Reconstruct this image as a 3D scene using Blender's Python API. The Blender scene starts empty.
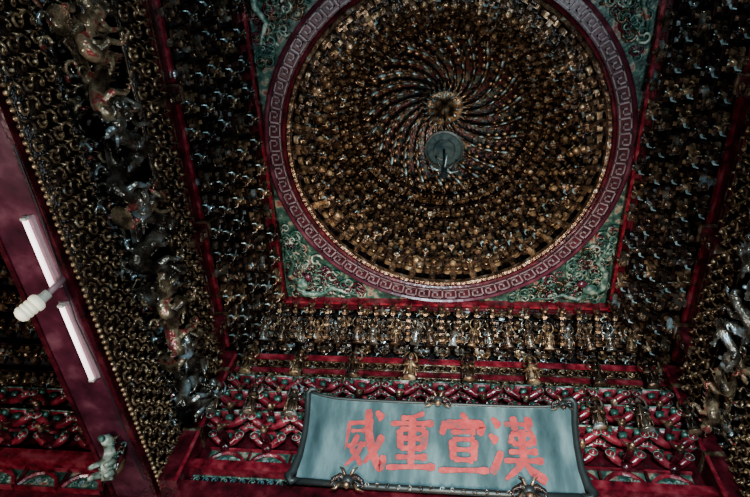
import bpy, math, random
from mathutils import Vector, Matrix, Euler
random.seed(7)
H=1.6
CY=2.165
pi=math.pi
SC=bpy.context.scene
COL=SC.collection
# ---------------------------------------------------------------- materials
def nmat(name):
    m=bpy.data.materials.new(name); m.use_nodes=True
    nt=m.node_tree; b=nt.nodes['Principled BSDF']
    return m,nt,b
def ramp(nt,stops,interp='LINEAR'):
    r=nt.nodes.new('ShaderNodeValToRGB'); e=r.color_ramp.elements
    while len(e)<len(stops): e.new(0.5)
    for i,(p,c) in enumerate(stops):
        e[i].position=p; e[i].color=(c[0],c[1],c[2],1)
    r.color_ramp.interpolation=interp
    return r
def carved(name,stops,scale=30,metal=0.4,rough=0.45,bump=0.5,bscale=60,rand=0.5,dist=0.012):
    m,nt,b=nmat(name)
    tc=nt.nodes.new('ShaderNodeTexCoord')
    oi=nt.nodes.new('ShaderNodeObjectInfo')
    add=nt.nodes.new('ShaderNodeVectorMath'); add.operation='ADD'
    mul=nt.nodes.new('ShaderNodeMath'); mul.operation='MULTIPLY'; mul.inputs[1].default_value=37
    nt.links.new(oi.outputs['Random'],mul.inputs[0])
    nt.links.new(tc.outputs['Object'],add.inputs[0]); nt.links.new(mul.outputs[0],add.inputs[1])
    n=nt.nodes.new('ShaderNodeTexNoise'); n.inputs['Scale'].default_value=scale; n.inputs['Detail'].default_value=4
    nt.links.new(add.outputs[0],n.inputs['Vector'])
    r=ramp(nt,stops); nt.links.new(n.outputs['Fac'],r.inputs[0])
    hs=nt.nodes.new('ShaderNodeHueSaturation')
    mr=nt.nodes.new('ShaderNodeMapRange'); mr.inputs[3].default_value=1-rand; mr.inputs[4].default_value=1+rand
    nt.links.new(oi.outputs['Random'],mr.inputs[0]); nt.links.new(mr.outputs[0],hs.inputs['Value'])
    nt.links.new(r.outputs[0],hs.inputs['Color']); nt.links.new(hs.outputs[0],b.inputs['Base Color'])
    b.inputs['Metallic'].default_value=metal; b.inputs['Roughness'].default_value=rough
    if bump>0:
        v=nt.nodes.new('ShaderNodeTexVoronoi'); v.inputs['Scale'].default_value=bscale
        nt.links.new(add.outputs[0],v.inputs['Vector'])
        bp=nt.nodes.new('ShaderNodeBump'); bp.inputs['Strength'].default_value=bump; bp.inputs['Distance'].default_value=dist
        nt.links.new(v.outputs['Distance'],bp.inputs['Height']); nt.links.new(bp.outputs[0],b.inputs['Normal'])
    return m
DK=(.016,.010,.008); BR=(.08,.046,.028); GO=(.26,.165,.092); PG=(.46,.36,.26); TE=(.30,.38,.40)
M_gold=carved('aged_gilt',[(.28,DK),(.42,BR),(.57,GO),(.74,PG)],12,.5,.30,.25,rand=.35)
M_goldk=carved('dark_gilt',[(.32,DK),(.48,BR),(.61,(.17,.11,.07)),(.75,TE)],14,.5,.30,.25,rand=.35)  # pale teal stop paints dust and bluish highlights into the gilt
M_brown=carved('dark_recess_wood',[(.3,(.005,.003,.003)),(.6,(.024,.013,.010)),(.8,(.07,.04,.03))],14,.1,.33)  # dark wood; also puts recess shade between gilt parts into the colour
M_shell=carved('near_black_shell',[(.3,(.003,.002,.002)),(.7,(.010,.006,.006))],8,.0,.7,.3,30,0)  # even near-black for dome shell, steps and side walls
M_red=carved('red_lacquer',[(.3,(.026,.004,.006)),(.5,(.135,.011,.018)),(.75,(.24,.048,.057))],9,.0,.26,.12,25,.15)
M_redk=carved('dark_red_lacquer',[(.3,(.012,.003,.004)),(.55,(.055,.006,.010)),(.8,(.13,.024,.03))],7,.0,.24,.12,25,.2)
M_pink=carved('faded_maroon_lacquer',[(.3,(.030,.007,.012)),(.55,(.075,.017,.028)),(.78,(.16,.06,.075))],5,.0,.24,.08,12,.05)
M_plum=carved('maroon_band',[(.3,(.022,.004,.008)),(.7,(.07,.013,.020))],8,.0,.35,.1,30,0)
M_key=carved('key_paint',[(.3,(.10,.062,.066)),(.7,(.225,.17,.178))],10,.0,.4,.1,40,0)
M_green=carved('painted_green',[(.30,(.006,.018,.014)),(.44,(.016,.046,.034)),(.54,(.04,.085,.065)),(.60,(.20,.18,.13)),(.68,(.16,.035,.03))],10,.0,.45,.35,30,.1)
M_greenl=carved('pale_green_paint',[(.35,(.02,.05,.04)),(.5,(.06,.12,.095)),(.66,(.30,.32,.26))],14,.0,.42,.2,40,.2)
M_pale=carved('teal_paint_and_glints',[(.3,(.06,.085,.085)),(.6,(.22,.30,.31)),(.8,(.48,.5,.46))],30,.25,.28,.2,50,.3)  # pale paint; on rib tips it paints in whitish-blue highlights
M_cream=carved('weathered_cream_paint',[(.3,(.08,.08,.06)),(.5,(.22,.25,.2)),(.7,(.5,.5,.42))],16,.0,.4,.3,40,.2)
M_greend=carved('dark_green_edge',[(.3,(.008,.02,.015)),(.7,(.04,.11,.085))],20,.0,.35,.2,50,.2)
M_bronze=carved('dark_bronze',[(.28,(.014,.010,.009)),(.44,(.07,.052,.04)),(.55,(.18,.15,.12)),(.66,(.36,.44,.47))],7,.65,.22,.35,60,.25)  # silver-teal stop paints cool highlights into the bronze
M_bronzer=carved('red_touched_bronze',[(.32,(.014,.009,.008)),(.45,(.10,.065,.04)),(.55,(.26,.19,.12)),(.62,(.24,.03,.03)),(.74,(.12,.22,.22))],7,.4,.27,.35,60,.25)
M_blue=carved('blue_green_band',[(.4,(.015,.04,.045)),(.6,(.06,.13,.14))],14,.0,.5,.1,40,.1)
M_lining=carved('dome_lining',[(.36,(.006,.004,.004)),(.47,(.08,.022,.02)),(.53,(.02,.012,.01)),(.6,(.045,.06,.05)),(.7,(.15,.09,.05))],6,.1,.4,.5,30,0)
def boardmat():
    m,nt,b=nmat('dusty_teal_board')
    tc=nt.nodes.new('ShaderNodeTexCoord'); mp=nt.nodes.new('ShaderNodeMapping'); mp.inputs['Scale'].default_value=(2.6,.8,1); mp.inputs['Rotation'].default_value=(0,0,.5)
    nt.links.new(tc.outputs['Object'],mp.inputs[0])
    n=nt.nodes.new('ShaderNodeTexNoise'); n.inputs['Scale'].default_value=1.8; n.inputs['Detail'].default_value=6; n.inputs['Roughness'].default_value=.55
    nt.links.new(mp.outputs[0],n.inputs['Vector'])
    r=ramp(nt,[(.3,(.024,.042,.046)),(.48,(.052,.082,.088)),(.68,(.12,.168,.174))]); nt.links.new(n.outputs['Fac'],r.inputs[0])
    nt.links.new(r.outputs[0],b.inputs['Base Color']); b.inputs['Roughness'].default_value=.25
    b.inputs['Coat Weight'].default_value=.8; b.inputs['Coat Roughness'].default_value=.15
    return m
M_board=boardmat()
M_char=carved('aged_red_paint',[(.3,(.14,.055,.055)),(.42,(.26,.04,.042)),(.7,(.33,.065,.06))],11,.0,.35,.15,30,0)
def emis(name,c,s):
    m,nt,b=nmat(name); b.inputs['Base Color'].default_value=(*c,1)
    b.inputs['Emission Color'].default_value=(*c,1); b.inputs['Emission Strength'].default_value=s; return m
M_tube=emis('fluorescent_glow',(1,.82,.84),1.6)
M_cfl=emis('ivory_bulb_glow',(.80,.74,.56),.30)  # weak emission adds a glow to the unlit bulb
def plain(name,c,r=.5,me=0,sp=.5):
    m,nt,b=nmat(name)
    n=nt.nodes.new('ShaderNodeTexNoise'); n.inputs['Scale'].default_value=12
    rr=ramp(nt,[(.3,tuple(x*.75 for x in c)),(.7,c)]); nt.links.new(n.outputs['Fac'],rr.inputs[0]); nt.links.new(rr.outputs[0],b.inputs['Base Color'])
    b.inputs['Roughness'].default_value=r; b.inputs['Metallic'].default_value=me; b.inputs['Specular IOR Level'].default_value=sp; return m
M_white=plain('white_enamel',(.5,.46,.39)); M_cable=plain('black_cable',(.02,.02,.02))
M_batten=plain('dusty_batten',(.30,.18,.19))
M_glass=plain('dusty_lamp_glass',(.030,.048,.050),.6,0,.1)
M_iron=plain('dark_iron',(.03,.035,.035),.4,.3,.3)
# ---------------------------------------------------------------- mesh builder
class MB:
    def __init__(s): s.v=[];s.f=[];s.m=[];s.mats=[]
    def mi(s,mat):
        if mat not in s.mats: s.mats.append(mat)
        return s.mats.index(mat)
    def add(s,vs,fs,mat,mtx=None):
        o=len(s.v); k=s.mi(mat)
        if mtx is not None: vs=[mtx@Vector(v) for v in vs]
        s.v.extend([tuple(v) for v in vs])
        for f in fs: s.f.append([i+o for i in f]); s.m.append(k)
    def merge(s,o,mtx):
        base=len(s.v); s.v.extend([tuple(mtx@Vector(v)) for v in o.v])
        ks=[s.mi(m) for m in o.mats]
        for f,m in zip(o.f,o.m): s.f.append([i+base for i in f]); s.m.append(ks[m])
    def box(s,c,d,mat,mtx=None,tb=1.0,tt=1.0):
        x,y,z=c;a,b,h=d[0]/2,d[1]/2,d[2]/2
        vs=[(x-a*tb,y-b*tb,z-h),(x+a*tb,y-b*tb,z-h),(x+a*tb,y+b*tb,z-h),(x-a*tb,y+b*tb,z-h),
            (x-a*tt,y-b*tt,z+h),(x+a*tt,y-b*tt,z+h),(x+a*tt,y+b*tt,z+h),(x-a*tt,y+b*tt,z+h)]
        s.add(vs,[(3,2,1,0),(4,5,6,7),(0,1,5,4),(1,2,6,5),(2,3,7,6),(3,0,4,7)],mat,mtx)
    def bb(s,x0,x1,y0,y1,z0,z1,mat,mtx=None):
        s.box(((x0+x1)/2,(y0+y1)/2,(z0+z1)/2),(abs(x1-x0),abs(y1-y0),abs(z1-z0)),mat,mtx)
    def sph(s,c,r,mat,seg=8,rings=5,mtx=None):
        if not hasattr(r,'__len__'): r=(r,r,r)
        vs=[(c[0],c[1],c[2]-r[2])]
        for i in range(1,rings):
            a=-pi/2+pi*i/rings
            for j in range(seg):
                t=2*pi*j/seg; vs.append((c[0]+r[0]*math.cos(a)*math.cos(t),c[1]+r[1]*math.cos(a)*math.sin(t),c[2]+r[2]*math.sin(a)))
        vs.append((c[0],c[1],c[2]+r[2])); fs=[]
        for j in range(seg): fs.append((0,1+(j+1)%seg,1+j))
        for i in range(rings-2):
            for j in range(seg):
                a=1+i*seg+j;b=1+i*seg+(j+1)%seg; fs.append((a,b,b+seg,a+seg))
        L=len(vs)-1;o=1+(rings-2)*seg
        for j in range(seg): fs.append((L,o+j,o+(j+1)%seg))
        s.add(vs,fs,mat,mtx)
    def lathe(s,prof,mat,seg=16,c=(0,0,0),mtx=None,sx=1,sy=1):
        vs=[];fs=[]
        for r,z in prof:
            for j in range(seg):
                t=2*pi*j/seg; vs.append((c[0]+r*sx*math.cos(t),c[1]+r*sy*math.sin(t),c[2]+z))
        for i in range(len(prof)-1):
            for j in range(seg):
                a=i*seg+j;b=i*seg+(j+1)%seg; fs.append((a,b,b+seg,a+seg))
        s.add(vs,fs,mat,mtx)
    def tube(s,pts,rad,mat,seg=5,mtx=None,flat=1.0):
        pts=[Vector(p) for p in pts]; n=len(pts)
        if not hasattr(rad,'__len__'): rad=[rad]*n
        up=None;vs=[];fs=[]
        for i,p in enumerate(pts):
            t=(pts[min(i+1,n-1)]-pts[max(i-1,0)])
            t=t.normalized() if t.length>1e-9 else Vector((0,0,1))
            if up is None:
                up=t.cross(Vector((0.13,0.21,1))); 
                if up.length<.1: up=t.cross(Vector((1,0,0)))
            up=(up-t*up.dot(t)).normalized(); w=t.cross(up)
            for j in range(seg):
                a=2*pi*j/seg; vs.append(p+up*math.cos(a)*rad[i]+w*math.sin(a)*rad[i]*flat)
        for i in range(n-1):
            for j in range(seg):
                a=i*seg+j;b=i*seg+(j+1)%seg; fs.append((a,b,b+seg,a+seg))
        fs.append(tuple(range(seg))[::-1]); fs.append(tuple((n-1)*seg+j for j in range(seg)))
        s.add(vs,fs,mat,mtx)
    def prism(s,poly,d0,d1,mat,axis='y',mtx=None):
        n=len(poly)
        def P(a,b,d): return (a,d,b) if axis=='y' else ((d,a,b) if axis=='x' else (a,b,d))
        vs=[P(a,b,d0) for a,b in poly]+[P(a,b,d1) for a,b in poly]
        fs=[tuple(range(n)),tuple(range(n,2*n))[::-1]]+[(i,i+n,(i+1)%n+n,(i+1)%n) for i in range(n)]
        s.add(vs,fs,mat,mtx)
    def mesh(s,name,smooth=False):
        me=bpy.data.meshes.new(name); me.from_pydata(s.v,[],s.f)
        for m in s.mats: me.materials.append(m)
        me.polygons.foreach_set('material_index',s.m)
        if smooth: me.polygons.foreach_set('use_smooth',[True]*len(s.f))
        me.update(); return me
def obj(name,me,loc=(0,0,0),rot=(0,0,0),sc=(1,1,1),label=None,cat=None,group=None,kind=None,parent=None):
    o=bpy.data.objects.new(name,me); COL.objects.link(o)
    o.location=loc;o.rotation_euler=rot
    o.scale=sc if hasattr(sc,'__len__') else (sc,)*3
    if label:o['label']=label
    if cat:o['category']=cat
    if group:o['group']=group
    if kind:o['kind']=kind
    if parent:o.parent=parent
    return o
def TRS(loc,rot,sc):
    sc=sc if hasattr(sc,'__len__') else (sc,)*3
    return Matrix.LocRotScale(Vector(loc),Euler(rot),Vector(sc))
def remeshed(b,name,vox,mat):
    me=b.mesh('d'); t=bpy.data.objects.new('t',me); COL.objects.link(t)
    md=t.modifiers.new('r','REMESH'); md.mode='VOXEL'; md.voxel_size=vox; md.use_smooth_shade=True
    bpy.context.view_layer.update()
    m2=bpy.data.meshes.new_from_object(t.evaluated_get(bpy.context.evaluated_depsgraph_get())); bpy.data.objects.remove(t)
    m2.materials.clear(); m2.materials.append(mat); m2.name=name
    return m2
def boat(w,h):
    return [(-w/2,h),(-w/2,.5*h),(-w/2+.25*h,.2*h),(-w/2+.8*h,0),(w/2-.8*h,0),(w/2-.25*h,.2*h),(w/2,.5*h),(w/2,h)]
def spiral(c,r,turns,a0,n,dirn=1,lift=.0,plane='xz'):
    out=[]
    for i in range(n):
        t=i/(n-1); a=a0+dirn*turns*2*pi*t; q=r*(1-.8*t)
        out.append((c[0]+q*math.cos(a),c[1]+lift*t,c[2]+q*math.sin(a)))
    return out
def make_bracket(g,g2,dk,kind=0):
    b=MB()
    b.box((0,.02,.02),(.05,.06,.14),dk)
    b.box((0,.06,-.045),(.07,.07,.04),g2,tb=.55)
    b.prism([(0,-.025),(.13,-.03),(.17,-.06),(.2,-.055),(.215,-.02),(.2,.0),(.17,.01),(0,.015)],-.02,.02,g2,axis='x')
    b.prism(boat(.18,.035),.07,.105,g,axis='y')
    for x in(-.068,0,.068):
        b.box((x,.09,.052),(.04,.056,.034),g2,tb=.6)
    b.prism(boat(.17,.034),.145,.175,g2,axis='y')
    for x in(-.06,.06):
        b.box((x,.157,.048),(.038,.045,.032),g,tb=.6)
    for x in(-.055,.055):
        b.tube(spiral((x*.95,.13,-.016),.024,1.0,pi/2,8,1 if x>0 else -1,.03),[.010,.010,.009,.009,.008,.007,.006,.005],g,seg=5)
    b.box((0,.12,.08),(.2,.14,.010),dk)
    if kind==1:
        b.sph((0,.215,-.03),(.03,.035,.03),g,8,5); b.sph((0,.248,-.042),(.018,.024,.014),g2,6,4)
        for x in(-1,1):
            b.tube([(x*.014,.2,-.01),(x*.034,.19,.016),(x*.036,.17,.04)],[.01,.008,.003],g,5)
            b.sph((x*.018,.238,-.02),.008,M_pale,5,3)
            b.tube([(x*.02,.2,-.045),(x*.045,.2,-.06),(x*.05,.18,-.085)],[.012,.009,.004],M_pale if x>0 else g2,5)
    elif kind==0:
        for k in range(6):
            a=2*pi*k/6; b.sph((.022*math.cos(a),.215,-.03+.022*math.sin(a)),(.014,.012,.014),g,6,4)
        b.sph((0,.228,-.03),.013,M_pale,6,4)
        b.tube([(0,.2,-.05),(0,.22,-.075),(0,.2,-.1)],[.014,.012,.004],g2,6)
    else:
        b.sph((0,.21,-.05),(.034,.028,.022),g,8,4); b.sph((0,.208,-.022),(.022,.018,.03),g2,8,5)
        b.sph((0,.213,.018),(.013,.014,.016),g,7,5); b.tube([(0,.21,.03),(0,.206,.05)],[.009,.003],g2,5)
        for x in(-1,1): b.tube([(x*.02,.21,.0),(x*.034,.222,-.02),(x*.012,.24,-.03)],[.009,.009,.006],g,5)
    return b
B0=make_bracket(M_gold,M_goldk,M_brown,0)
ME_dome=[B0.mesh('dome_bracket'),make_bracket(M_gold,M_goldk,M_brown,2).mesh('dome_bracket'),make_bracket(M_goldk,M_gold,M_brown,1).mesh('dome_bracket')]
ME_corb=[make_bracket(M_gold,M_goldk,M_brown,1).mesh('corbel_bracket'),make_bracket(M_goldk,M_gold,M_brown,2).mesh('corbel_bracket')]
BS=make_bracket(M_bronze,M_brown,M_brown,1)
ME_side=[BS.mesh('corbel_bracket'),make_bracket(M_goldk,M_brown,M_brown,1).mesh('corbel_bracket'),make_bracket(M_goldk,M_bronze,M_brown,2).mesh('corbel_bracket')]  # darker bronze mix puts the dim, teal-glinting sides into the colour
def face(dx,dy): return math.atan2(-dx,dy)
# ---------------------------------------------------------------- dome shell
RD=1.68
b=MB(); prof=[(RD+.1,0)]+[( (RD+.1)*math.cos(p),(1.76+.1)*math.sin(p)) for p in [i*pi/2/14 for i in range(1,14)]]+[(.01,1.87)]
b.lathe(prof,M_shell,64,(0,CY,6.02+H))
obj('ceiling',b.mesh('ceiling_dome',True),kind='structure')
b=MB(); b.lathe([((RD-.05)*math.cos(p),1.70*math.sin(p)) for p in [math.radians(52+36*i/10) for i in range(11)]],M_lining,64,(0,CY,6.02+H))
obj('dome_lining',b.mesh('dome_lining',True),label='painted lining with red and teal patches in the dome crown',cat='dome lining')
NT=8;NA=42
cl=MB()
for k in range(NT):
    ph=math.radians(3.5+k*6.6)
    r=(RD+.04)*math.cos(ph); z=6.0+H+1.74*math.sin(ph)+.02
    sc=(2*pi*r/NA)/.215
    lb=MB(); lb.lathe([(r+.02,.1*sc),(r-.07*sc,.1*sc),(r-.07*sc,.112*sc),(r+.02,.112*sc)],M_brown,64,(0,CY,z))
    obj('tier_ledge',lb.mesh('tier_ledge'),label='dark wooden ring ledge carrying a tier of dome brackets',cat='ledge',group='dome tier ledges')
    for j in range(NA):
        a=2*pi*j/NA+k*.075
        x,y=r*math.cos(a),r*math.sin(a)
        s2=sc*1.02
        loc=(x,CY+y,z+random.uniform(-.01,.01)); rot=(-ph*.85+random.uniform(-.05,.05),random.uniform(-.05,.05),face(-math.cos(a),-math.sin(a))+random.uniform(-.07,.07)); s3=(s2,max(s2,1.0)*random.uniform(1.08,1.25),max(s2,1.0)*1.06)
        if k<7: obj('dome_bracket',ME_dome[random.choice((0,0,1,1,2))],loc,rot,s3,
            label='small gilded carved bracket set tiered inside the dome',cat='bracket',group='dome brackets')
        else: cl.merge(B0,TRS(loc,rot,s3))
obj('dome_bracket',cl.mesh('dome_bracket_tiers'),label='uppermost tier of small gilded dome brackets',cat='bracket',group='dome brackets',kind='stuff')
# spiral ribs
def rib_mesh():
    b=MB(); n=20; pts=[]; pts2=[]
    def P(t,off=0):
        ph=math.radians(50+ t*34); a=(t**1.2)*math.radians(48)
        r=(RD-.03-off)*math.cos(ph)+.02; return Vector((r*math.cos(a),r*math.sin(a),(1.72-off)*math.sin(ph)))
    for i in range(n): pts.append(P(i/(n-1),.09)); pts2.append(P(i/(n-1),.13))
    b.tube(pts,[.034-.024*i/n for i in range(n)],M_brown,4)
    b.tube(pts2,[.026-.017*i/n for i in range(n)],M_goldk,6)
    m=10
    for i in range(m):
        t=i/(m-.3); p=P(t,.16); q=P(min(1,t+.03),.16); s=1.15*(1-.66*t)
        d=(q-p).normalized(); nrm=Vector((-p.x,-p.y,-p.z*1.0)).normalized()
        side=d.cross(nrm).normalized(); mt=Matrix((( side.x,d.x,-nrm.x,p.x),(side.y,d.y,-nrm.y,p.y),(side.z,d.z,-nrm.z,p.z),(0,0,0,1)))
        b.box((0,0,.02*s),(.075*s,.06*s,.05*s),M_brown,mt,tb=.6)
        b.sph((0,.0,-.02*s),(.018*s,.06*s,.026*s),M_pale if i%2 else M_goldk,7,4,mt)  # pale beads stand in for cool highlights along the rib
        if i<5:
            for x in(-1,1): b.sph((x*.045*s,.02*s,-.005*s),(.026*s,.036*s,.024*s),M_gold if x>0 else M_goldk,6,4,mt)
    return b.mesh('spiral_rib',True)
ME_rib=rib_mesh()
for j in range(24):
    obj('spiral_rib',ME_rib,(0,CY,6+H),(0,0,2*pi*j/24),label='curved gilded rib swirling up to the dome apex',cat='rib',group='dome spiral ribs')
b=MB(); b.lathe([(.0001,-.16),(.05,-.15),(.07,-.1),(.05,-.06),(.14,-.05),(.16,-.02),(.2,-.03),(.24,0),(.24,.05),(.0001,.06)],M_gold,28)
for k in range(24):
    a=2*pi*k/24; b.sph((0,0,0),(.06,.02,.03),M_goldk if k%2 else M_gold,7,4,Matrix.Rotation(a,4,'Z')@Matrix.Translation((.27,0,0)))
    b.sph((0,0,-.03),(.04,.014,.02),M_gold if k%2 else M_pale,6,4,Matrix.Rotation(a+.1,4,'Z')@Matrix.Translation((.16,0,0)))
obj('apex_medallion',b.mesh('apex_medallion',True),(0,CY,6+H+1.56),label='gilded lotus medallion at the top of the dome',cat='medallion')
# hanging lamp
lamp=obj('pendant_lamp',None,(0,CY,6+H),label='old dark teal disc lamp hanging on a chain under the dome',cat='lamp')
b=MB(); b.lathe([(.0001,-.012),(.10,-.011),(.16,-.006),(.185,.004),(.19,.02),(.17,.035),(.06,.05),(.0001,.052)],M_glass,28); obj('lamp_shade',b.mesh('lamp_shade',True),parent=lamp)
b=MB(); b.lathe([(.183,-.012),(.205,-.006),(.205,.024),(.185,.03)],M_iron,28); b.lathe([(.06,.045),(.05,.1),(.02,.13)],M_iron,12)
b.lathe([(.105,-.018),(.112,-.02),(.118,-.016)],M_iron,28)
obj('rim',b.mesh('rim'),parent=lamp)
b=MB(); z=.12
while z<1.42:
    b.box((0,0,z),(.03 if int(z*50)%2 else .012,.012,.05),M_iron); z+=.045
obj('chain',b.mesh('chain'),parent=lamp)
b=MB(); b.tube([(0,0,-.015),(0,0,-.55)],.014,M_iron,6)
b.lathe([(.001,-.80),(.02,-.76),(.032,-.72),(.035,-.68),(.015,-.62),(.03,-.58),(.02,-.54),(.001,-.53)],M_iron,12)
for k in range(8):
    a=k*pi/4+.2; b.tube([(0,0,-.56),(.07*math.cos(a),.07*math.sin(a),-.61),(.13*math.cos(a),.13*math.sin(a),-.55),(.14*math.cos(a),.14*math.sin(a),-.52)],[.01,.01,.008,.012],M_pale if k%2==0 else M_iron,5)
obj('pendant_finial',b.mesh('pendant_finial',True),parent=lamp)
# ---------------------------------------------------------------- ring frieze
RO=1.905;RI=1.70
ring=obj('ring_frieze',None,(0,CY,6+H),label='round maroon lacquered ring with raised meander pattern around the dome',cat='ring')
b=MB(); b.lathe([(RO,-.02),(RO,.06),(RI,.06),(RI,.0),(RO-.025,.0)],M_plum,96); obj('band',b.mesh('band'),parent=ring)
b=MB(); b.lathe([(RO,.01),(RO+.012,-.03),(RO-.01,-.05),(RO-.03,-.03),(RO-.03,.01)],M_pink,96)
b.lathe([(RI+.03,.01),(RI+.025,-.03),(RI+.005,-.045),(RI-.015,-.03),(RI-.02,.01)],M_redk,96); obj('rim',b.mesh('rim'),parent=ring)
b=MB(); NK=72
def seg(u0,v0,u1,v1,k):
    w=.055; ua,ub=min(u0,u1)-w*.95,max(u0,u1)+w*.95; va,vb=min(v0,v1)-w,max(v0,v1)+w
    A=lambda u:2*pi*(k+u)/NK
    R=lambda v:RI+.048+(RO-RI-.096)*v
    n=2;vs=[];fs=[]
    for i in range(n+1):
        a=A(ua+(ub-ua)*i/n)
        for r,z in((R(va),-.02),(R(vb),-.02),(R(vb),.005),(R(va),.005)): vs.append((r*math.cos(a),r*math.sin(a),z))
    for i in range(n):
        o=i*4
        for q in range(4): fs.append((o+q,o+(q+1)%4,o+4+(q+1)%4,o+4+q))
    fs+= [(0,1,2,3),(n*4+3,n*4+2,n*4+1,n*4)]
    b.add(vs,fs,M_key)
for k in range(NK):
    p=[(0,0),(0,1),(.74,1),(.74,.33),(.38,.33),(.38,.66)]
    for i in range(len(p)-1): seg(*p[i],*p[i+1],k)
    seg(0,0,1,0,k)
obj('meander',b.mesh('meander'),parent=ring)
b=MB(); b.lathe([(RI-.01,.0),(RI-.03,-.03),(RI-.06,-.02),(RI-.07,.03),(RI-.05,.07)],M_goldk,96)
for k in range(170):
    a=2*pi*k/170; b.sph((( RI-.045)*math.cos(a),(RI-.045)*math.sin(a),-.025),(.018,.018,.018),M_goldk,5,3)
obj('beaded_moulding',b.mesh('beaded_moulding'),parent=ring)
# ---------------------------------------------------------------- spandrels
A1=1.925
def scrollfill(b,fn,n,mats,size,out):
    for _ in range(n):
        p=fn()
        if p is None: continue
        x,y=p; r=size*random.uniform(.5,1.3); d=random.choice((1,-1)); a0=random.uniform(0,2*pi)
        pts=[(x+r*(1-.8*t)*math.cos(a0+d*7.5*t),y+r*(1-.8*t)*math.sin(a0+d*7.5*t),-out*(.3+.7*t)) for t in [i/10 for i in range(11)]]
        b.tube(pts,[r*.2*(1-.4*i/10) for i in range(11)],random.choice(mats),6)
for q in range(4):
    b=MB(); vs=[];fs=[];n=24
    for i in range(n+1):
        a=pi/2*i/n; c,s_=math.cos(a),math.sin(a); rr=A1/max(c,s_)
        ri=min(RO,rr-.001)
        vs+= [(ri*c,ri*s_,0),(rr*c,rr*s_,0)]
    for i in range(n): fs.append((2*i,2*i+1,2*i+3,2*i+2))
    b.add(vs,fs,M_green)
    def fn():
        x=random.uniform(.8,A1-.08);y=random.uniform(.8,A1-.08)
        return (x,y) if math.hypot(x,y)>RO+.09 else None
    scrollfill(b,fn,330,[M_green,M_greenl,M_green,M_pink,M_cream,M_greend,M_goldk,M_green,M_redk],.07,.07)
    b.sph((1.68,1.68,-.07),(.09,.075,.05),M_greenl,9,6); b.sph((1.58,1.60,-.08),(.06,.05,.035),M_pink,8,5)
    b.tube([(1.72,1.74,-.06),(1.82,1.66,-.07),(1.82,1.45,-.06),(1.72,1.32,-.07),(1.80,1.15,-.05),(1.84,1.0,-.04)],[.04,.04,.035,.03,.02,.01],M_greenl,8)
    b.tube([(1.66,1.74,-.06),(1.55,1.83,-.07),(1.38,1.76,-.06),(1.22,1.83,-.05),(1.05,1.84,-.04)],[.03,.035,.03,.02,.01],M_green,8)
    obj('spandrel_panel',b.mesh('spandrel_panel',True),(0,CY,6+H+.02),(0,0,q*pi/2),label='green painted corner panel with carved dragon and clouds',cat='panel',group='corner panels')
for q in range(4):
    b=MB(); b.bb(-A1-.085,A1+.0,A1,A1+.085,-.06,.05,M_redk); b.bb(-A1-.03,A1,A1-.02,A1+.01,-.085,.05,M_red); b.bb(-A1-.085,A1,A1+.06,A1+.085,-.085,.05,M_redk)
    obj('square_frame_bar',b.mesh('square_frame_bar'),(0,CY,6+H),(0,0,q*pi/2),label='crimson lacquered bar framing the square around the dome',cat='frame',group='square frame bars')
# ---------------------------------------------------------------- sloping outer tiers
A2=2.59;Z1=6.0;Z2=5.45
b=MB(); 
steps=[(A1+.06,Z1+.1)];N=5
for i in range(N):
    a=A1+.10+(A2-A1-.1)*(i+1)/N; z0=Z1-(Z1-Z2)*i/N; z1=Z1-(Z1-Z2)*(i+1)/N
    steps+=[(a,z0+.08),(a,z1+.08)]
steps.append((A2+.02,Z2))
vs=[];fs=[]
for a,z in steps:
    for sx,sy in((-1,-1),(1,-1),(1,1),(-1,1)): vs.append((sx*a,CY+sy*a,z+H))
for i in range(len(steps)-1):
    for j in range(4): fs.append((i*4+j,i*4+(j+1)%4,i*4+4+(j+1)%4,i*4+4+j))
b.add(vs,fs,M_shell); obj('ceiling',b.mesh('ceiling_steps'),kind='structure')
for i in range(N):
    a=A1+.10+(A2-A1-.1)*(i+1)/N; z=Z1-(Z1-Z2)*(i+.6)/N+.03+H
    for side in range(3):
        n=(21 if side==0 else 18)
        sp=2*(A2-.12)/n
        for j in range(n):
            u=-(A2-.12)+sp*(j+.5)+ (sp*.25 if (side and i%2) else 0)
            if abs(u)>a-.05: continue
            if side==0: x,y,d=u,a,(0,-1)
            elif side==1: x,y,d=-a,u,(1,0)
            else: x,y,d=a,u,(-1,0)
            if side and CY+y<.3: continue
            loc=(x,CY+y,z+random.uniform(-.008,.008)); rot=(-.45+random.uniform(-.06,.06),random.uniform(-.05,.05),face(*d)+random.uniform(-.08,.08))
            s3=(1.18,1.15*random.uniform(.98,1.12),1.3) if side else (1.1,.85,1.0)
            obj('corbel_bracket',random.choice(ME_side[1:]+ME_corb[:1]) if (side==0) else random.choice(ME_side+ME_corb[:1]),loc,rot,s3,
              label='gilded carved corbel bracket in sloping tiers around the square',cat='bracket',group='corbel brackets around the square')
def post():
    b=MB(); z=0
    for k in range(5):
        s=1-.06*k
        b.box((0,0,z+.014),(.085*s,.085*s,.028),M_gold if k%2==0 else M_goldk,tb=.6); z+=.03
        b.lathe([(.028*s,0),(.036*s,.012),(.036*s,.028),(.024*s,.042)],M_goldk if k%2==0 else M_brown,8,(0,0,z)); z+=.044
    b.sph((0,.02,z+.02),(.034,.04,.032),M_goldk,8,5); b.sph((0,.055,z+.01),(.02,.024,.016),M_gold,6,4)
    for x in(-1,1):
        b.tube([(x*.02,.01,z+.035),(x*.04,0,z+.06),(x*.04,-.02,z+.085)],[.012,.009,.004],M_goldk,5)
        b.tube([(x*.03,.03,.16),(x*.055,.04,.12),(x*.05,.03,.07)],[.012,.012,.006],M_goldk,5)
    return b.mesh('carved_post')
ME_post=post()
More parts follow.
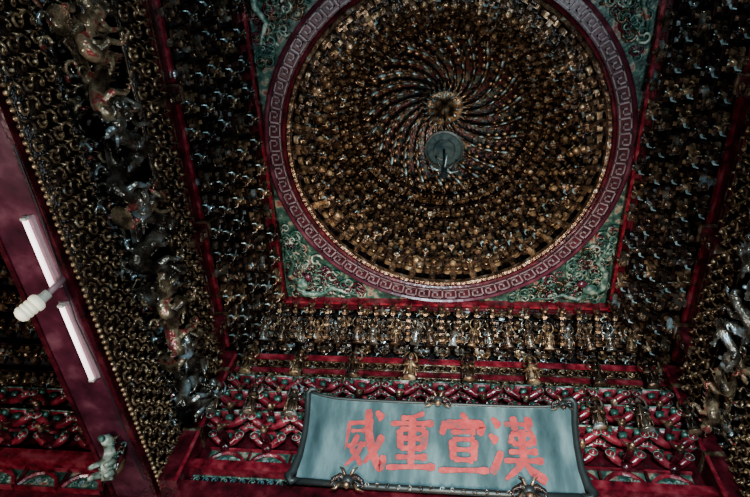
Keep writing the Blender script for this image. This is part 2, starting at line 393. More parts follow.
for j in range(21):
    x=-1.95+3.9*j/20
    obj('carved_post',ME_post,(x,CY+A1+.26,Z1-.45+H),(-.78,random.uniform(-.03,.03),pi),(.9,.9,1.0),label='upright carved bracket post with gilded beast head',cat='post',group='upright carved posts')
# ---------------------------------------------------------------- statuettes
def statuette(robe,trim):
    b=MB()
    b.lathe([(.001,0),(.045,0),(.05,.012),(.035,.02),(.04,.03)],robe,12)
    b.lathe([(.035,.03),(.034,.06),(.026,.1),(.03,.13),(.034,.155),(.022,.172),(.011,.18),(.011,.19)],robe,12,sy=.75)
    b.sph((0,0,.205),(.018,.019,.023),trim,8,6); b.sph((0,.019,.203),(.004,.005,.004),trim,5,3)
    b.lathe([(.021,.212),(.022,.222),(.014,.24),(.006,.255),(.001,.26)],robe,8)
    for x in(-1,1):
        b.tube([(x*.03,0,.155),(x*.042,.01,.12),(x*.02,.035,.112),(x*.006,.042,.125)],[.012,.012,.01,.006],robe,6)
        b.tube([(x*.03,.012,.12),(x*.04,.02,.07),(x*.046,.015,.03)],[.009,.011,.004],trim,4)
        b.tube([(x*.02,.028,.02),(x*.024,.034,.06),(x*.012,.024,.1)],[.008,.008,.006],trim,4)
        b.tube([(x*.02,-.01,.16),(x*.05,-.02,.2),(x*.045,-.02,.24),(x*.02,-.01,.27)],[.008,.009,.007,.004],robe,5)
    b.tube([(.02,.045,.06),(.004,.046,.2)],.004,trim,4)
    return b.mesh('statuette',True)
ME_st=statuette(M_gold,M_goldk); ME_st2=statuette(M_goldk,M_brown); ME_st3=statuette(M_bronze,M_goldk)
for j in range(20):
    x=-2.2+4.4*(j+.5)/20+random.uniform(-.02,.02)
    obj('statuette',(ME_st3,ME_st2,ME_st3,ME_st)[j%4],(x,4.31,Z2-.02+random.uniform(-.01,.02)+H),(-.7,random.uniform(-.06,.06),pi+random.uniform(-.3,.3)),(1.2,1.2,random.uniform(1.05,1.25)),
      label='slim dark bronze figure standing before the lower corbel brackets',cat='statuette',group='second row of gilded figures')
# ---------------------------------------------------------------- strips
def strip(L,h,cell=.1,g=M_gold,g2=M_goldk,back=M_brown,bead=0,n=None,dep=.02,fat=.22,jit=.06,rows=None):
    b=MB(); b.bb(-L/2,L/2,-.02,.0,0,h,back)
    nz=rows or max(1,round(h/cell)); cell=h/nz; nx=max(1,int(L/cell))
    # running S-scrolls: alternate direction so curls interlock along each row
    for k in range(nz):
        for i in range(nx):
            r=min(L/nx,h/nz)*.50*random.uniform(1-jit,1+jit)
            cx=-L/2+(i+.5)*L/nx; cz=(k+.5)*h/nz
            dr=1 if (i+k)%2 else -1
            b.tube(spiral((cx,.006,cz),r,1.15,(-pi/2 if dr>0 else pi/2),9,dr,dep),[r*fat*(1-.05*q) for q in range(9)],g if (i+k)%3 else g2,4)
            b.sph((cx,dep*.9,cz),(r*.26,dep*.5,r*.26),g,6,4)
            for s_ in(-1,1):
                b.tube([(cx+r*.7,dep*.4,cz+s_*r*.7),(cx+r*1.0,dep*1.0,cz+s_*r*.85),(cx+r*1.2,dep*.5,cz+s_*r*.5)],[r*.10,r*.26,r*.05],random.choice((g,g2)),5)
    b.bb(-L/2,L/2,0,.016,-.012,.006,g2); b.bb(-L/2,L/2,0,.016,h-.006,h+.012,g2)
    if bead:
        m=int(L/bead)
        for i in range(m): b.sph((-L/2+(i+.5)*L/m,.02,-.012-bead*.3),bead*.40,g,7,5)
    return b.mesh('carved_strip',True)
def fb(z0,z1,dep,mat,name='trim_1',x0=-A2,x1=A2):
    b=MB(); b.bb(x0,x1,4.65-dep,4.66,z0+H,z1+H,mat); return obj(name,b.mesh(name),kind='structure')
fb(5.37,5.45,.13,M_red); fb(5.17,5.25,.10,M_red,'trim_2'); fb(4.98,5.065,.08,M_red,'trim_3')
for z,h,d in((5.255,.105,.1),(5.07,.095,.075)):
    obj('carved_frieze',strip(2*A2-.05,h,.07,M_gold,M_goldk,dep=.018,rows=1),(0,4.65-d,z+H),(0,0,pi),label='narrow gilded scrollwork frieze along the red cornice',cat='frieze',group='cornice friezes')
b=MB(); b.bb(-6.0,6.0,4.66,4.9,3.0+H,5.5+H,M_redk); obj('wall_front',b.mesh('wall_front'),kind='structure')
# ---------------------------------------------------------------- wall brackets
def wall_bracket():
    b=MB()
    def arm(w,y,z,r,mat=M_red,fwd=.06):
        pts=[];rad=[]
        for i in range(13):
            u=-1+2*i/12; pts.append((u*w/2,y+fwd*(abs(u)**2),z+.05*(abs(u)**2.5)+.010*math.cos(u*3*pi))); rad.append(r*(1.0+.18*math.cos(u*3*pi)))
        b.tube(pts,rad,mat,9)
        for s_ in(-1,1):
            e=Vector((s_*w/2,y+fwd,z+.05)); b.sph(e,(r*1.1,r*1.2,r*1.1),mat,10,6)
            b.tube([(e.x+ r*1.12*math.cos(a),e.y+r*.5,e.z+r*1.12*math.sin(a)) for a in [k*pi/5 for k in range(11)]],.006,M_greenl,4)
            b.sph((e.x,e.y+r*1.1,e.z-.01),(r*.4,r*.3,r*.4),M_goldk,6,4)
            b.box((s_*w*.38,y+fwd*.5,z+.095),(.07,.09,.04),M_greend,tb=.7); b.box((s_*w*.38,y+fwd*.5,z+.12),(.075,.095,.012),M_goldk)
        b.box((0,y,z+.075),(.08,.09,.05),M_greend,tb=.7)
    b.box((0,.04,-.04),(.12,.12,.06),M_redk,tb=.65)
    arm(.28,.06,.0,.038); arm(.40,.06,.14,.040); arm(.36,.20,.12,.038)
    b.bb(-.215,.215,.02,.25,.255,.275,M_red); b.bb(-.215,.215,.25,.258,.255,.275,M_greenl)
    b.tube([(0,.0,.03),(0,.14,.02),(0,.22,-.03),(0,.29,-.05),(0,.33,-.01)],[.042,.042,.038,.032,.02],M_redk,8)
    b.sph((0,.31,-.03),(.04,.045,.04),M_goldk,8,5); b.sph((0,.35,-.045),(.024,.03,.018),M_gold,6,4)
    for x in(-1,1):
        b.tube([(x*.015,.31,.0),(x*.045,.30,.03),(x*.05,.275,.08)],[.014,.01,.004],M_goldk,5)
        b.sph((x*.10,.1,.055),(.03,.02,.03),M_greenl,7,4)
    return b.mesh('wall_bracket',True)
ME_wb=wall_bracket()
def wbrow(xs,z,sc=1.0,dy=0):
    for x in xs:
        obj('wall_bracket',ME_wb,(x,4.655-dy,z+H),(0,0,pi+random.uniform(-.02,.02)),sc,label='red lacquered cloud bracket with pale green edging on the wall',cat='bracket',group='red wall brackets')
def rng(a,b,n): return [a+(b-a)*i/(n-1) for i in range(n)]
for k,(z,sc) in enumerate(((4.72,.9),(4.42,1.0),(4.12,1.0))):
    xs=[x for x in rng(-2.16,2.16,11) if abs(x)>1.25 or (k==0)]
    wbrow(xs,z,sc)
for j,x in enumerate((-1.62,-.98,-.35,.30,.98,1.66,-2.2,2.2)):
    obj('statuette',(ME_st,ME_st2)[j%2],(x,4.42,4.975+H),(-.1,0,pi+random.uniform(-.3,.3)),(1.5,1.5,1.6),label='small upright gilt figure standing below the red cornice',cat='statuette',group='figures under the cornice')
for j,x in enumerate((-2.37,-1.94,-1.51,1.51,1.94,2.37)):
    obj('statuette',(ME_st3,ME_st2)[j%2],(x,4.36,4.30+H),(-.2,0,pi+random.uniform(-.3,.3)),1.5,label='dark gilt figure standing between red wall brackets',cat='statuette',group='figures between wall brackets')
for s_ in(-1,1):
    b=MB(); x0,x1=s_*2.40,s_*2.575
    b.bb(x0,x1,4.42,4.65,3.5+H,5.36+H,M_redk); b.bb(x0-s_*.012,x1,4.41,4.65,5.0+H,5.06+H,M_goldk); b.bb(x0-s_*.012,x1,4.41,4.65,4.1+H,4.15+H,M_goldk); b.bb(x0-s_*.012,x0+s_*.02,4.412,4.43,3.5+H,5.3+H,M_red)
    b.tube(spiral(((x0+x1)/2,4.415,4.6+H),.06,1.2,0,9,1,-.01),.012,M_goldk,5)
    obj('corner_post',b.mesh('corner_post'),label='square red lacquered corner post with gilt bands',cat='post',group='corner posts')
def ppanel():
    b=MB(); w,h=.4,.2
    b.bb(-w/2,w/2,0,.02,0,h,M_green)
    b.tube([(-w/2,.025,.02),(-w*.38,.03,h*.5),(-w*.2,.03,h*.78),(0,.03,h*.86),(w*.2,.03,h*.78),(w*.38,.03,h*.5),(w/2,.025,.02)],.024,M_red,6)
    for x in(-.12,-.05,.02,.09): b.tube(spiral((x,.02,.06+random.uniform(0,.03)),.036,1.2,random.uniform(0,6),9,1 if x>0 else -1,.015),.010,random.choice((M_pale,M_greenl,M_greenl)),5)
    b.bb(-w/2-.01,w/2+.01,0,.05,-.02,0,M_red); b.bb(-w/2-.01,w/2+.01,0,.05,h,h+.02,M_red); b.bb(w/2-.005,w/2+.015,0,.05,0,h,M_redk)
    return b.mesh('painted_panel')
ME_pp=ppanel()
for x in rng(-2.1,2.1,11):
    obj('painted_panel',ME_pp,(x,4.66,3.86+H),(0,0,pi),label='dark green painted panel in a red arched surround',cat='panel',group='painted wall panels')
fb(3.74,3.84,.14,M_red,'trim_7',-2.57,2.57)
obj('meander_strip',strip(4.7,.09,.06,M_blue,M_greenl,M_plum,rows=1),(0,4.63,3.64+H),(0,0,pi),label='blue green painted strip beneath the red lintel',cat='frieze')
fb(3.3,3.62,.1,M_redk,'trim_8',-2.57,2.57)
# ---------------------------------------------------------------- plaque
beta=math.radians(108.6)
pl=obj('sign_plaque',None,(-.03,4.34,4.03+H),(beta,0,0),label='dusty teal wooden plaque with red Chinese characters in dark frame',cat='sign')
W,Hh=2.50,.84
b=MB(); n=32; vs=[];fs=[]
def topy(x):
    u=abs(2*x/W); return Hh/2-.03+.05*max(0,(u-.75)/.25)**2
def bow(x): return .05*(2*x/W)**4
def wid(y): return 1+.02*((y)/(Hh/2))**2
for i in range(n+1):
    x=-W/2+W*i/n; q=bow(x)
    for z in(q,q-.05):
        for k in range(7):
            y=-Hh/2+(topy(x)+Hh/2)*k/6; vs.append((x*wid(y),y,z))
for i in range(n):
    for k in range(6):
        o=14*i+k; fs+=[(o,o+14,o+15,o+1),(o+7,o+8,o+22,o+21)]
    o=14*i; fs+=[(o,o+7,o+21,o+14),(o+6,o+20,o+27,o+13)]
b.add(vs,fs,M_board); obj('board',b.mesh('board',False),parent=pl)
b=MB(); FM=M_iron
b.tube([(x*wid(topy(x)),topy(x)+.008,.005+bow(x)) for x in [-W/2+W*i/20 for i in range(21)]],.015,FM,8)
b.tube([(-W/2-.03,-Hh/2-.025,.04),(-W/4,-Hh/2-.03,.015),(0,-Hh/2-.03,.015),(W/4,-Hh/2-.03,.015),(W/2+.03,-Hh/2-.025,.04)],.030,FM,8)
for s_ in(-1,1):
    b.tube([(s_*(W/2-.06),Hh/2+.03,.09),(s_*(W/2+.02),Hh/2+.04,.09),(s_*(W/2+.045),Hh/2-.01,.07),(s_*(W/2+.02),Hh/4,.055),(s_*(W/2+.012),0,.05),(s_*(W/2+.025),-Hh/4,.05),(s_*(W/2+.06),-Hh/2+.05,.06),(s_*(W/2+.09),-Hh/2-.0,.07),(s_*(W/2+.05),-Hh/2-.05,.09),(s_*(W/2-.01),-Hh/2-.02,.08)],[.014,.03,.034,.03,.03,.034,.042,.046,.036,.016],FM,8)
for i in range(26):
    x=-W/2+W*(i+.5)/26; r=.026
    b.tube([(x+r*(1-.8*t)*math.cos(7*t+i),-Hh/2-.03+r*(1-.8*t)*math.sin(7*t+i),.042+.01*t) for t in [q/7 for q in range(8)]],.006,M_bronze,4)
obj('frame',b.mesh('frame',True),parent=pl)
def orn(sz):
    b=MB(); M=M_iron
    b.sph((0,0,.05),(.05*sz,.045*sz,.04*sz),M,10,7); b.sph((0,-.04*sz,.07),(.03*sz,.03*sz,.03*sz),M_goldk,8,5)
    for s_ in(-1,1):
        b.tube([(0,0,.04),(s_*.06*sz,.03*sz,.06),(s_*.11*sz,.0,.06),(s_*.12*sz,-.04*sz,.05),(s_*.09*sz,-.05*sz,.05)],[.03*sz,.025*sz,.018*sz,.012*sz,.005],M_brown,6)
        b.tube([(s_*.02*sz,.03*sz,.06),(s_*.04*sz,.08*sz,.07),(s_*.07*sz,.1*sz,.06)],[.014*sz,.01*sz,.003],M_goldk,5)
        b.tube([(s_*.04*sz,-.01,.05),(s_*.08*sz,-.07*sz,.08),(s_*.13*sz,-.08*sz,.07)],[.014*sz,.012*sz,.004],M_goldk,5)
    return b.mesh('crest',True)
for x,y,sz in((0,Hh/2-.01,1.0),(-.80,-Hh/2-.0,1.2),(.80,-Hh/2-.0,1.2),(W/2-.06,Hh/2-.0,.9)):
    obj('crest',orn(sz),(x,y,0),parent=pl)
CH={
'wei':[[(8,75),(40,78),(72,80)],[(18,76),(17,42),(0,2)],[(60,102),(64,62),(76,28),(95,2),(99,26)],[(94,58),(80,34),(60,12)],[(76,99),(82,94),(92,86)],
 [(27,63),(42,64),(56,65),.7],[(43,57),(32,35),(42,24),(56,9),.72],[(53,46),(44,24),(22,6),.72],[(22,38),(42,40),(61,42),.75]],
'zhong':[[(74,99),(52,92),(26,88)],[(5,79),(50,81),(95,82)],[(24,70),(26,54),(27,38)],[(24,70),(50,71),(77,71)],[(77,71),(76,54),(73,38)],[(28,55),(50,55),(72,56)],[(28,39),(50,39),(72,40)],[(50,92),(50,50),(50,10)],[(18,24),(50,25),(82,26)],[(1,7),(50,10),(99,11)]],
'xuan':[[(46,102),(52,97),(56,89)],[(14,87),(11,78),(6,64)],[(12,82),(50,83),(92,84),(82,66)],[(25,69),(50,70),(75,71)],[(28,57),(29,40),(30,24)],[(28,57),(50,58),(73,58)],[(73,58),(72,40),(70,24)],[(31,41),(50,41),(69,41)],[(31,25),(50,25),(69,25)],[(1,7),(50,9),(99,10)]],
'han':[[(6,96),(13,90),(21,81)],[(0,68),(7,63),(15,56)],[(2,6),(11,20),(22,42)],[(30,86),(60,87),(98,88)],[(48,100),(50,86),(51,76)],[(79,100),(76,86),(75,76)],[(42,70),(43,62),(44,54)],[(42,70),(62,71),(86,71)],[(86,71),(85,62),(81,54)],[(44,54),(62,55),(81,55)],[(63,78),(63,50),(63,26)],[(36,41),(62,42),(91,43)],[(26,27),(62,28),(100,29)],[(62,30),(50,14),(26,-2)],[(63,28),(76,12),(102,-2)]]}
def charmesh(st,size):
    b=MB(); rnd=random.Random(3)
    for si,s in enumerate(st):
        fac=1.0
        if not isinstance(s[-1],tuple): fac=s[-1]; s=s[:-1]
        P=[Vector(p) for p in s]; pts=[]
        for i in range(len(P)-1):
            for q in range(5): pts.append(P[i].lerp(P[i+1],q/5))
        pts.append(P[-1])
        for _ in range(2): pts=[pts[0]]+[(pts[i-1]+pts[i]*2+pts[i+1])/4 for i in range(1,len(pts)-1)]+[pts[-1]]
        n=len(pts); L=(pts[-1]-pts[0]).length; base=6.4 if L>45 else 5.6
        horiz=abs(pts[-1].y-pts[0].y)<12 and L>20
        if horiz: base=4.4
        base*=fac
        vs=[];zt=.002+.0006*si
        for i,p in enumerate(pts):
            t=i/(n-1); d=(pts[min(i+1,n-1)]-pts[max(i-1,0)]).normalized(); nn=Vector((-d.y,d.x))
            if horiz: w=base*(1.2-.4*math.sin(pi*t)+(.45 if t>.85 else 0))
            elif L<22: w=base*(.6+.9*t)*(1 if t<.95 else .6)
            else: w=base*(1.3-.8*t*(1 if (s[-1][1]<20 and abs(s[-1][0]-s[0][0])>15 and s[-1][0]<s[0][0]) else .25))
            if s[0]==(63,28): w=base*(.5+1.0*t)
            w*=rnd.uniform(.9,1.1)
            if i in(0,n-1): w*=.6
            for sg in(1,-1):
                q=p+nn*w*sg; vs.append(((q.x-50)/100*size,(q.y-50)/100*size,zt))
        fs=[(2*i,2*i+1,2*i+3,2*i+2) for i in range(n-1)]
        b.add(vs,fs,M_char)
    return b.mesh('character')
for i,ch in enumerate(('wei','zhong','xuan','han')):
    obj('character',charmesh(CH[ch],.50),(-.72+.48*i,-.01,.009),sc=(.92 if i<3 else .95,1.2,1),parent=pl,label='aged red painted Chinese character')
# ---------------------------------------------------------------- side walls
def dragon(seed,mat):
    rnd=random.Random(seed); b=MB(); n=26; pts=[]
    for i in range(n):
        t=i/(n-1); pts.append((-.36+.66*t,.14+.06*math.sin(t*9+1),.0+.19*math.sin(t*9.5+rnd.uniform(-.05,.05)+seed)*(1-.3*t)))
    b.tube(pts,[.02+.045*math.sin(pi*min(1,.15+.7*i/(n-1))) for i in range(n)],mat,9)
    hx,hy,hz=pts[-1]
    b.sph((hx+.03,hy+.05,hz+.01),(.095,.08,.08),mat,10,7)
    b.sph((hx+.13,hy+.08,hz+.01),(.078,.052,.04),mat,8,5)
    b.sph((hx+.11,hy+.08,hz-.06),(.066,.043,.019),mat,8,5)
    b.sph((hx+.195,hy+.08,hz+.03),(.028,.043,.028),mat,6,4)
    for s_ in(-1,1):
        b.sph((hx+.08,hy+.08+s_*.04,hz+.065),.026,mat,6,4)
        b.tube([(hx,hy+s_*.04,hz+.06),(hx-.07,hy+s_*.07,hz+.12),(hx-.1,hy+s_*.1,hz+.2)],[.026,.02,.01],mat,6)
        b.tube([(hx+.15,hy+s_*.05,hz),(hx+.21,hy+s_*.09,hz-.04),(hx+.17,hy+s_*.11,hz-.11)],[.013,.012,.009],mat,5)
        b.tube([(hx-.01,hy+s_*.06,hz-.02),(hx-.08,hy+s_*.09,hz-.07),(hx-.15,hy+s_*.07,hz-.05)],[.022,.018,.009],mat,5)
    for i in(6,12,19):
        x,y,z=pts[i]; s_=1 if z<0 else -1
        q=[(x,y,z),(x+.06,y+.08,z+.08*s_),(x+.01,y+.12,z+.16*s_)]
        b.tube(q,[.042,.032,.02],mat,6)
        for k in(-1,0,1): b.tube([q[2],(q[2][0]+.04+.02*k,q[2][1]+.03,q[2][2]+.04*k+.03*s_),(q[2][0]+.07+.02*k,q[2][1]+.02,q[2][2]+.05*k)],[.016,.013,.009],mat,5)
    for i in range(1,n-1):
        x,y,z=pts[i]; b.tube([(x,y+.045,z+.045),(x-.02,y+.065,z+.105)],[.015,.007],mat,4)
    for i in range(22):
        x=rnd.uniform(-.4,.4); z=rnd.uniform(-.34,.3); r=rnd.uniform(.04,.065)
        b.tube(spiral((x,.03,z),r,1.1,rnd.uniform(0,6),9,rnd.choice((1,-1)),.07),r*.27,mat,5)
    b.bb(-.38,.38,-.0,.05,-.03,.05,mat)
    return remeshed(b,'dragon_carving',.0075,mat)
def warrior(seed,mat):
    rnd=random.Random(seed); b=MB()
    b.lathe([(.001,0),(.11,0),(.12,.03),(.08,.05)],mat,12)
    b.tube([(0,.02,.26),(.06,.05,.17),(.07,.03,.05),(.09,.06,.03)],[.05,.042,.03,.026],mat,8)
    b.tube([(0,.02,.26),(-.05,.06,.18),(-.09,.03,.06),(-.08,.07,.03)],[.05,.042,.03,.026],mat,8)
    b.lathe([(.075,.17),(.07,.24),(.055,.28),(.07,.34),(.075,.38),(.04,.41),(.025,.43)],mat,12,c=(0,.03,0),sy=.8)
    b.sph((0,.045,.465),(.042,.046,.052),mat,10,7); b.sph((0,.092,.46),(.01,.012,.01),mat,6,4)
    b.lathe([(.052,.48),(.05,.5),(.03,.53),(.01,.56),(.001,.58)],mat,10,c=(0,.04,0))
    b.tube([(.07,.03,.385),(.12,.07,.33),(.08,.13,.34),(.05,.15,.36)],[.03,.026,.02,.018],mat,7)
    b.tube([(-.07,.03,.385),(-.13,.05,.42),(-.14,.09,.5),(-.13,.1,.52)],[.03,.026,.02,.018],mat,7)
    for s_ in(-1,1):
        b.tube([(s_*.05,0,.4),(s_*.14,.02,.45),(s_*.17,.03,.36),(s_*.13,.03,.26),(s_*.17,.03,.15)],[.02,.024,.024,.02,.01],mat,6)
        for k in range(5): b.sph((s_*.05,.075,.2+.035*k),(.02,.012,.014),mat,6,4)
    for i in range(12):
        x=rnd.uniform(-.18,.18); z=rnd.uniform(.02,.3); r=rnd.uniform(.025,.04)
        b.tube(spiral((x,.0,z),r,1.2,rnd.uniform(0,6),9,rnd.choice((1,-1)),.05),r*.3,mat,6)
    return remeshed(b,'warrior_carving',.007,mat)
ME_dr=[dragon(1,M_bronze),dragon(2,M_bronze),dragon(3,M_bronzer)]
ME_wa=[warrior(1,M_bronzer),warrior(2,M_bronze)]
YB,YF=-.6,4.655
for s_ in(-1,1):
    L_=s_<0
    th=math.radians(3.0) if L_ else 0.0
    th2=th*.7
    d=(-s_,0); rz=face(*d); xf=s_*A2; LY=YF-YB-.02; yc=(YF+YB)/2
    nm='left' if L_ else 'right'
    def rotobj(name,me,loc,rz_,ang,**k):
        px,py=xf,YF; dx,dy=loc[0]-px,loc[1]-py; c,s=math.cos(ang),math.sin(ang)
        return obj(name,me,(px+c*dx-s*dy,py+s*dx+c*dy,loc[2]),(0,0,rz_+ang),**k)
    an=-th*1.0; an2=-th2
    b=MB(); b.bb(s_*.10,s_*.4,YB-YF,0,4.06+H,5.5+H,M_shell); obj('wall_'+nm,b.mesh('wall_'+nm),(xf,YF,0),(0,0,an2),kind='structure')
    b=MB(); b.bb(xf-s_*.04,xf+s_*.1,YB,YF-.25,5.10+H,5.46+H,M_redk); b.bb(xf-s_*.07,xf+s_*.02,YB,YF-.25,5.41+H,5.465+H,M_red); b.bb(xf-s_*.065,xf+s_*.02,YB,YF-.25,5.10+H,5.17+H,M_red); b.bb(xf-s_*.046,xf-s_*.03,YB,YF-.25,5.26+H,5.275+H,M_goldk)
    obj('tie_beam',b.mesh('tie_beam'),label='dark red lacquered tie beam under the sloping brackets',cat='beam')
    obj('carved_frieze',strip(LY-.3,.46,.15,M_gold,M_goldk,dep=.06,fat=.26,rows=3),(xf-s_*.07,yc-.13,4.62+H),(0,0,rz),label='broad gilded openwork carving band beside the dragon panel',cat='frieze')
    rotobj('carved_frieze',strip(LY-.1,.5,.16,M_bronze,M_bronzer,dep=.09,fat=.3,rows=3),(xf+s_*.08,yc,4.07+H),rz,an2,label='deep cloud carving backing the dragon panel',cat='frieze')
    b=MB()
    b.bb(s_*.02,s_*.5,YB-YF,0,3.52+H,4.03+H,M_redk); 
    b.bb(s_*.04,s_*.48,YB-YF,0,3.49+H,3.53+H,M_pink)
    for q in(.02,.44): b.bb(s_*q,s_*(q+.04),YB-YF,0,3.475+H,3.5+H,M_redk)
    obj('lower_beam',b.mesh('lower_beam'),(xf,YF,0),(0,0,an),label='heavy lacquered beam with faded maroon underside',cat='beam')
    rotobj('carved_frieze',strip(LY,.5,.125,M_gold,M_goldk,bead=.055,dep=.05,fat=.26,rows=4),(xf,yc,3.55+H),rz,an,label='gilded scroll carving with beaded lower edge on the beam',cat='frieze')
    ds=1.05 if L_ else .8
    for k,y in enumerate((.15,.9,1.65,2.4,3.15,3.9)):
        xo=-math.tan(th2)*(YF-y) if L_ else 0
        obj('dragon_carving',ME_dr[(k*2+(s_>0))%3],(xf-s_*.0+xo,y,4.31+H),(0,random.uniform(-.25,.25),rz),(ds,ds*1.1,ds*1.06),
           label='dark bronze toned carved dragon coiling among clouds',cat='dragon carving',group='dragons along the beam panel')
    for k,y in enumerate((.52,1.27,2.02,2.77,3.52,4.18)):
        xo=-math.tan(th2)*(YF-y) if L_ else 0
        obj('warrior_carving',ME_wa[k%2],(xf-s_*(.13 if L_ else .0)+xo,y,4.05+H),(-.15 if L_ else 0,0,rz+random.uniform(-.2,.2)),1.0 if L_ else .72,label='carved armoured warrior with flowing sashes between dragons',cat='figure carving',group='warriors in the dragon panel')
    for y in(1.35,2.75,3.9):
        b=MB(); b.box((0,.11,0),(.14,.14,.3),M_redk,tb=.85); b.box((0,.11,.16),(.17,.17,.035),M_goldk); b.box((0,.11,-.17),(.11,.11,.06),M_goldk,tb=.4)
        b.tube(spiral((0,.185,.03),.05,1.2,0,9,1,.01),.01,M_goldk,5); b.tube(spiral((0,.185,-.08),.04,1.2,2,9,-1,.01),.01,M_goldk,5)
        obj('hanging_post',b.mesh('hanging_post'),(xf-s_*.0,y,5.12+H),(0,0,rz),label='short red post end with gilded cap on the beam',cat='post',group='hanging posts')
    b=MB(); b.add([(s_*3.1,4.66,4.8+H),(s_*6.2,4.66,4.8+H),(s_*6.2,2.2,6.35+H),(s_*3.1,2.2,6.35+H)],[(0,1,2,3)],M_shell)
    b.add([(s_*2.7,4.66,6.4+H),(s_*6.2,4.66,6.4+H),(s_*6.2,-1,6.4+H),(s_*2.7,-1,6.4+H)],[(0,1,2,3)],M_shell)
    obj('ceiling',b.mesh('ceiling_bay'),kind='structure')
for k in range(8):
    y=4.5-.25*k; z=4.72+.157*k
    for j in range(14):
        x=-3.2-.21*j-(.1 if k%2 else 0)
        if x<-6: continue
        obj('bay_bracket',ME_dome[(j+k)%3],(x,y,z+H),(-.4,random.uniform(-.04,.04),pi+random.uniform(-.06,.06)),1.12,label='gilded bracket set in the adjoining bay ceiling',cat='bracket',group='adjoining bay brackets')
for k,z in enumerate((4.3,3.98)):
    wbrow([-3.3-.46*i-.22*(k%2) for i in range(6)],z,1.05)
b=MB(); b.bb(-6,-3.1,4.5,4.66,3.72+H,3.84+H,M_red); obj('trim_9',b.mesh('trim_9'),kind='structure')
for i in range(5): obj('painted_panel',ME_pp,(-3.4-.45*i,4.662,3.5+H),(0,0,pi),label='dark green painted panel below the bay lintel',cat='panel',group='painted wall panels')
b=MB(); G=M_cream
b.tube([(0,0,-.16),(0,.05,-.05),(.02,.06,.05),(.03,.1,.12)],[.05,.07,.06,.045],G,9)
b.sph((.03,.15,.15),(.06,.07,.055),M_cream,9,6); b.sph((.03,.22,.13),(.035,.04,.03),M_greenl,7,5)
for x in(-1,1):
    b.sph((.03+x*.03,.19,.18),.014,M_pale,6,4); b.tube([(.03+x*.04,.12,.18),(.03+x*.07,.1,.23)],[.02,.006],M_gold,5)
    b.tube([(x*.05,.06,0),(x*.09,.12,-.07),(x*.08,.17,-.12)],[.035,.025,.02],G,6)
    b.tube([(x*.04,.02,-.1),(x*.09,.09,-.16),(x*.08,.12,-.2)],[.04,.03,.022],G,6)
    for k in range(6): b.tube(spiral((x*(.05+.008*k),.05,-.08+.045*k),.03,1.1,k,8,x,.04),.009,(M_greenl,M_gold,M_greend)[k%3],5)
for k in range(9): b.tube(spiral((.03+.05*math.cos(k*.7),.1,.15+.06*math.sin(k*.7)),.022,1.1,k,7,1,.02),.007,M_greenl if k%2 else M_goldk,5)
b.tube([(0,-.02,-.14),(-.03,-.06,-.02),(.0,-.08,.1),(.05,-.06,.16)],[.02,.025,.03,.01],M_gold,6)
b.tube([(0,-.04,-.1),(0,-.05,.1),(0,-.04,.22)],[.03,.035,.03],M_redk,6)
obj('carved_beast',b.mesh('carved_beast',True),(-2.78,4.0,3.30+H),(-.2,0,pi-.3),.95,label='weathered pale carved lion brace under the beam foot',cat='lion carving')
# ---------------------------------------------------------------- lamps on beam
for y0,y1,xx in((1.72,2.32,-2.90),(2.45,3.2,-2.86)):
    e=obj('fluorescent_lamp',None,(xx,y0,3.492+H),(0,0,-.05),label='slim white fluorescent tube fixed under the maroon beam',cat='lamp',group='fluorescent lamps')
    L=y1-y0
    b=MB(); b.prism([(-.05,0),(.05,0),(.03,-.022),(-.03,-.022)],0,L,M_batten,axis='y'); obj('batten',b.mesh('batten'),parent=e)
    b=MB(); b.tube([(0,.02,-.045),(0,L-.02,-.045)],.02,M_tube,12); obj('tube',b.mesh('tube',True),parent=e)
    for y in(.01,L-.01):
        b=MB(); b.bb(-.022,.022,y-.01,y+.01,-.062,0,M_white); obj('end_cap',b.mesh('end_cap'),parent=e)
p0=Vector((-2.80,2.25,3.30)); p1=Vector((-2.94,2.33,3.08)); ax=(p1-p0)
q=ax.to_track_quat('Z','Y'); 
e=obj('light_bulb',None,(p0.x,p0.y,p0.z+H),label='unlit ivory compact fluorescent bulb angled below the beam',cat='light bulb'); e.rotation_euler=q.to_euler()
qi=q.inverted(); top=qi@(Vector((-2.79,2.24,3.49))-p0)
b=MB(); b.lathe([(.001,-.005),(.032,-.005),(.036,.0),(.038,.05),(.046,.07)],M_white,18); b.tube([tuple(top),(0,0,.0)],[.026,.024],M_batten,10); obj('socket',b.mesh('socket',True),parent=e)
b=MB()
b.lathe([(.046,.065),(.062,.08),(.066,.10),(.062,.12),(.054,.125)],M_cfl,20)
for k in range(3):
    z=.128+.034*k; b.lathe([(.052,z),(.058,z+.006),(.060,z+.017),(.058,z+.028),(.052,z+.034)],M_cfl,20)
b.lathe([(.052,.23),(.044,.245),(.02,.255),(.001,.257)],M_cfl,20)
obj('bulb',b.mesh('bulb',True),parent=e)
b=MB(); b.tube([(-2.8,1.2,3.47+H),(-2.78,1.8,3.46+H),(-2.79,2.19,3.475+H),(-2.8,2.6,3.47+H),(-2.72,3.4,3.47+H),(-2.68,4.4,3.47+H)],.005,M_cable,5)
obj('power_cable',b.mesh('power_cable'),label='thin black power cable clipped under the beam',cat='cable')
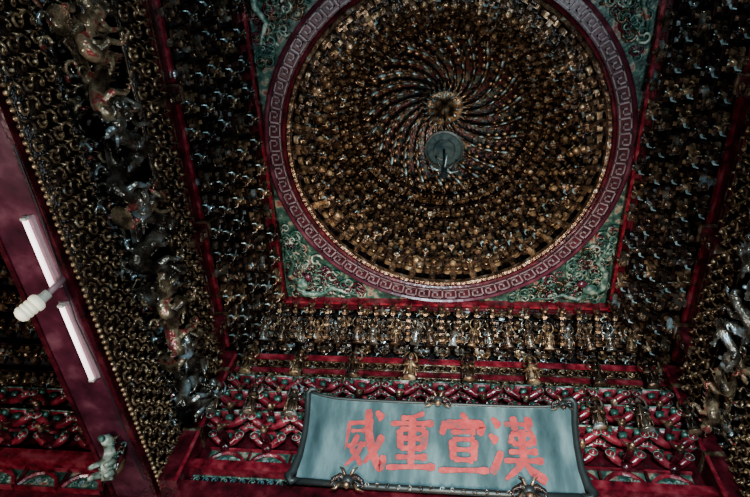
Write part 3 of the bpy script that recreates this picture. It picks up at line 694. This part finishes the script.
# ---------------------------------------------------------------- lights
def area(name,loc,tgt,size,power,col):
    l=bpy.data.lights.new(name,'AREA'); l.energy=power; l.size=size; l.color=col
    o=bpy.data.objects.new(name,l); COL.objects.link(o); o.location=loc
    o.rotation_euler=(Vector(tgt)-Vector(loc)).to_track_quat('-Z','Y').to_euler()
def spot(name,loc,tgt,ang,power,col,rad=.3):
    l=bpy.data.lights.new(name,'SPOT'); l.energy=power; l.spot_size=math.radians(ang); l.spot_blend=1; l.shadow_soft_size=rad; l.color=col
    o=bpy.data.objects.new(name,l); COL.objects.link(o); o.location=loc
    o.rotation_euler=(Vector(tgt)-Vector(loc)).to_track_quat('-Z','Y').to_euler()
spot('daylight_from_door',(.6,-3.4,1.2),(.1,4.7,5.4),48,5000,(.74,.94,1.0),.3)
area('ambient_daylight',(1.0,-3.2,1.5),(0,3.8,6.3),1.0,175,(.62,.9,1.0))
spot('warm_dome_fill',(.5,2.6,1.6),(0,3.6,7.6),56,1850,(1,.82,.64),.2)  # added warm spot aimed up to brighten the dome
area('side_fill_light',(1.8,.9,1.2),(-2.6,2.8,5.8),.5,165,(.78,.93,1.0))  # added cool fill for silver highlights on the left wall
area('side_fill_light',(-1.2,1.0,1.2),(2.6,3.2,5.8),.5,70,(.78,.93,1.0))  # weaker added fill for the right wall
area('left_bay_fill',(-4.2,1.8,1.6),(-4.2,4.0,5.6),.8,150,(.98,.9,.85))  # added lamp that lifts the brightness of the left bay
w=bpy.data.worlds.new('w'); SC.world=w; w.use_nodes=True
w.node_tree.nodes['Background'].inputs[0].default_value=(.5,.75,.85,1); w.node_tree.nodes['Background'].inputs[1].default_value=.025
try: SC.view_settings.look='AgX - Medium High Contrast'
except Exception as ex: print(ex)
# ---------------------------------------------------------------- camera
f=596.85
dY=Vector((55,-1072,-f)).normalized(); dZ=Vector((72,336,-f)); dZ=(dZ-dY*dZ.dot(dY)).normalized(); dX=dY.cross(dZ)
R=Matrix((dX,dY,dZ))
cam=bpy.data.cameras.new('camera'); cam.sensor_width=36; cam.lens=36*f/750; cam.clip_start=.05
co=bpy.data.objects.new('camera',cam); COL.objects.link(co)
co.matrix_world=Matrix.Translation((0,0,H))@R.to_4x4()
SC.camera=co
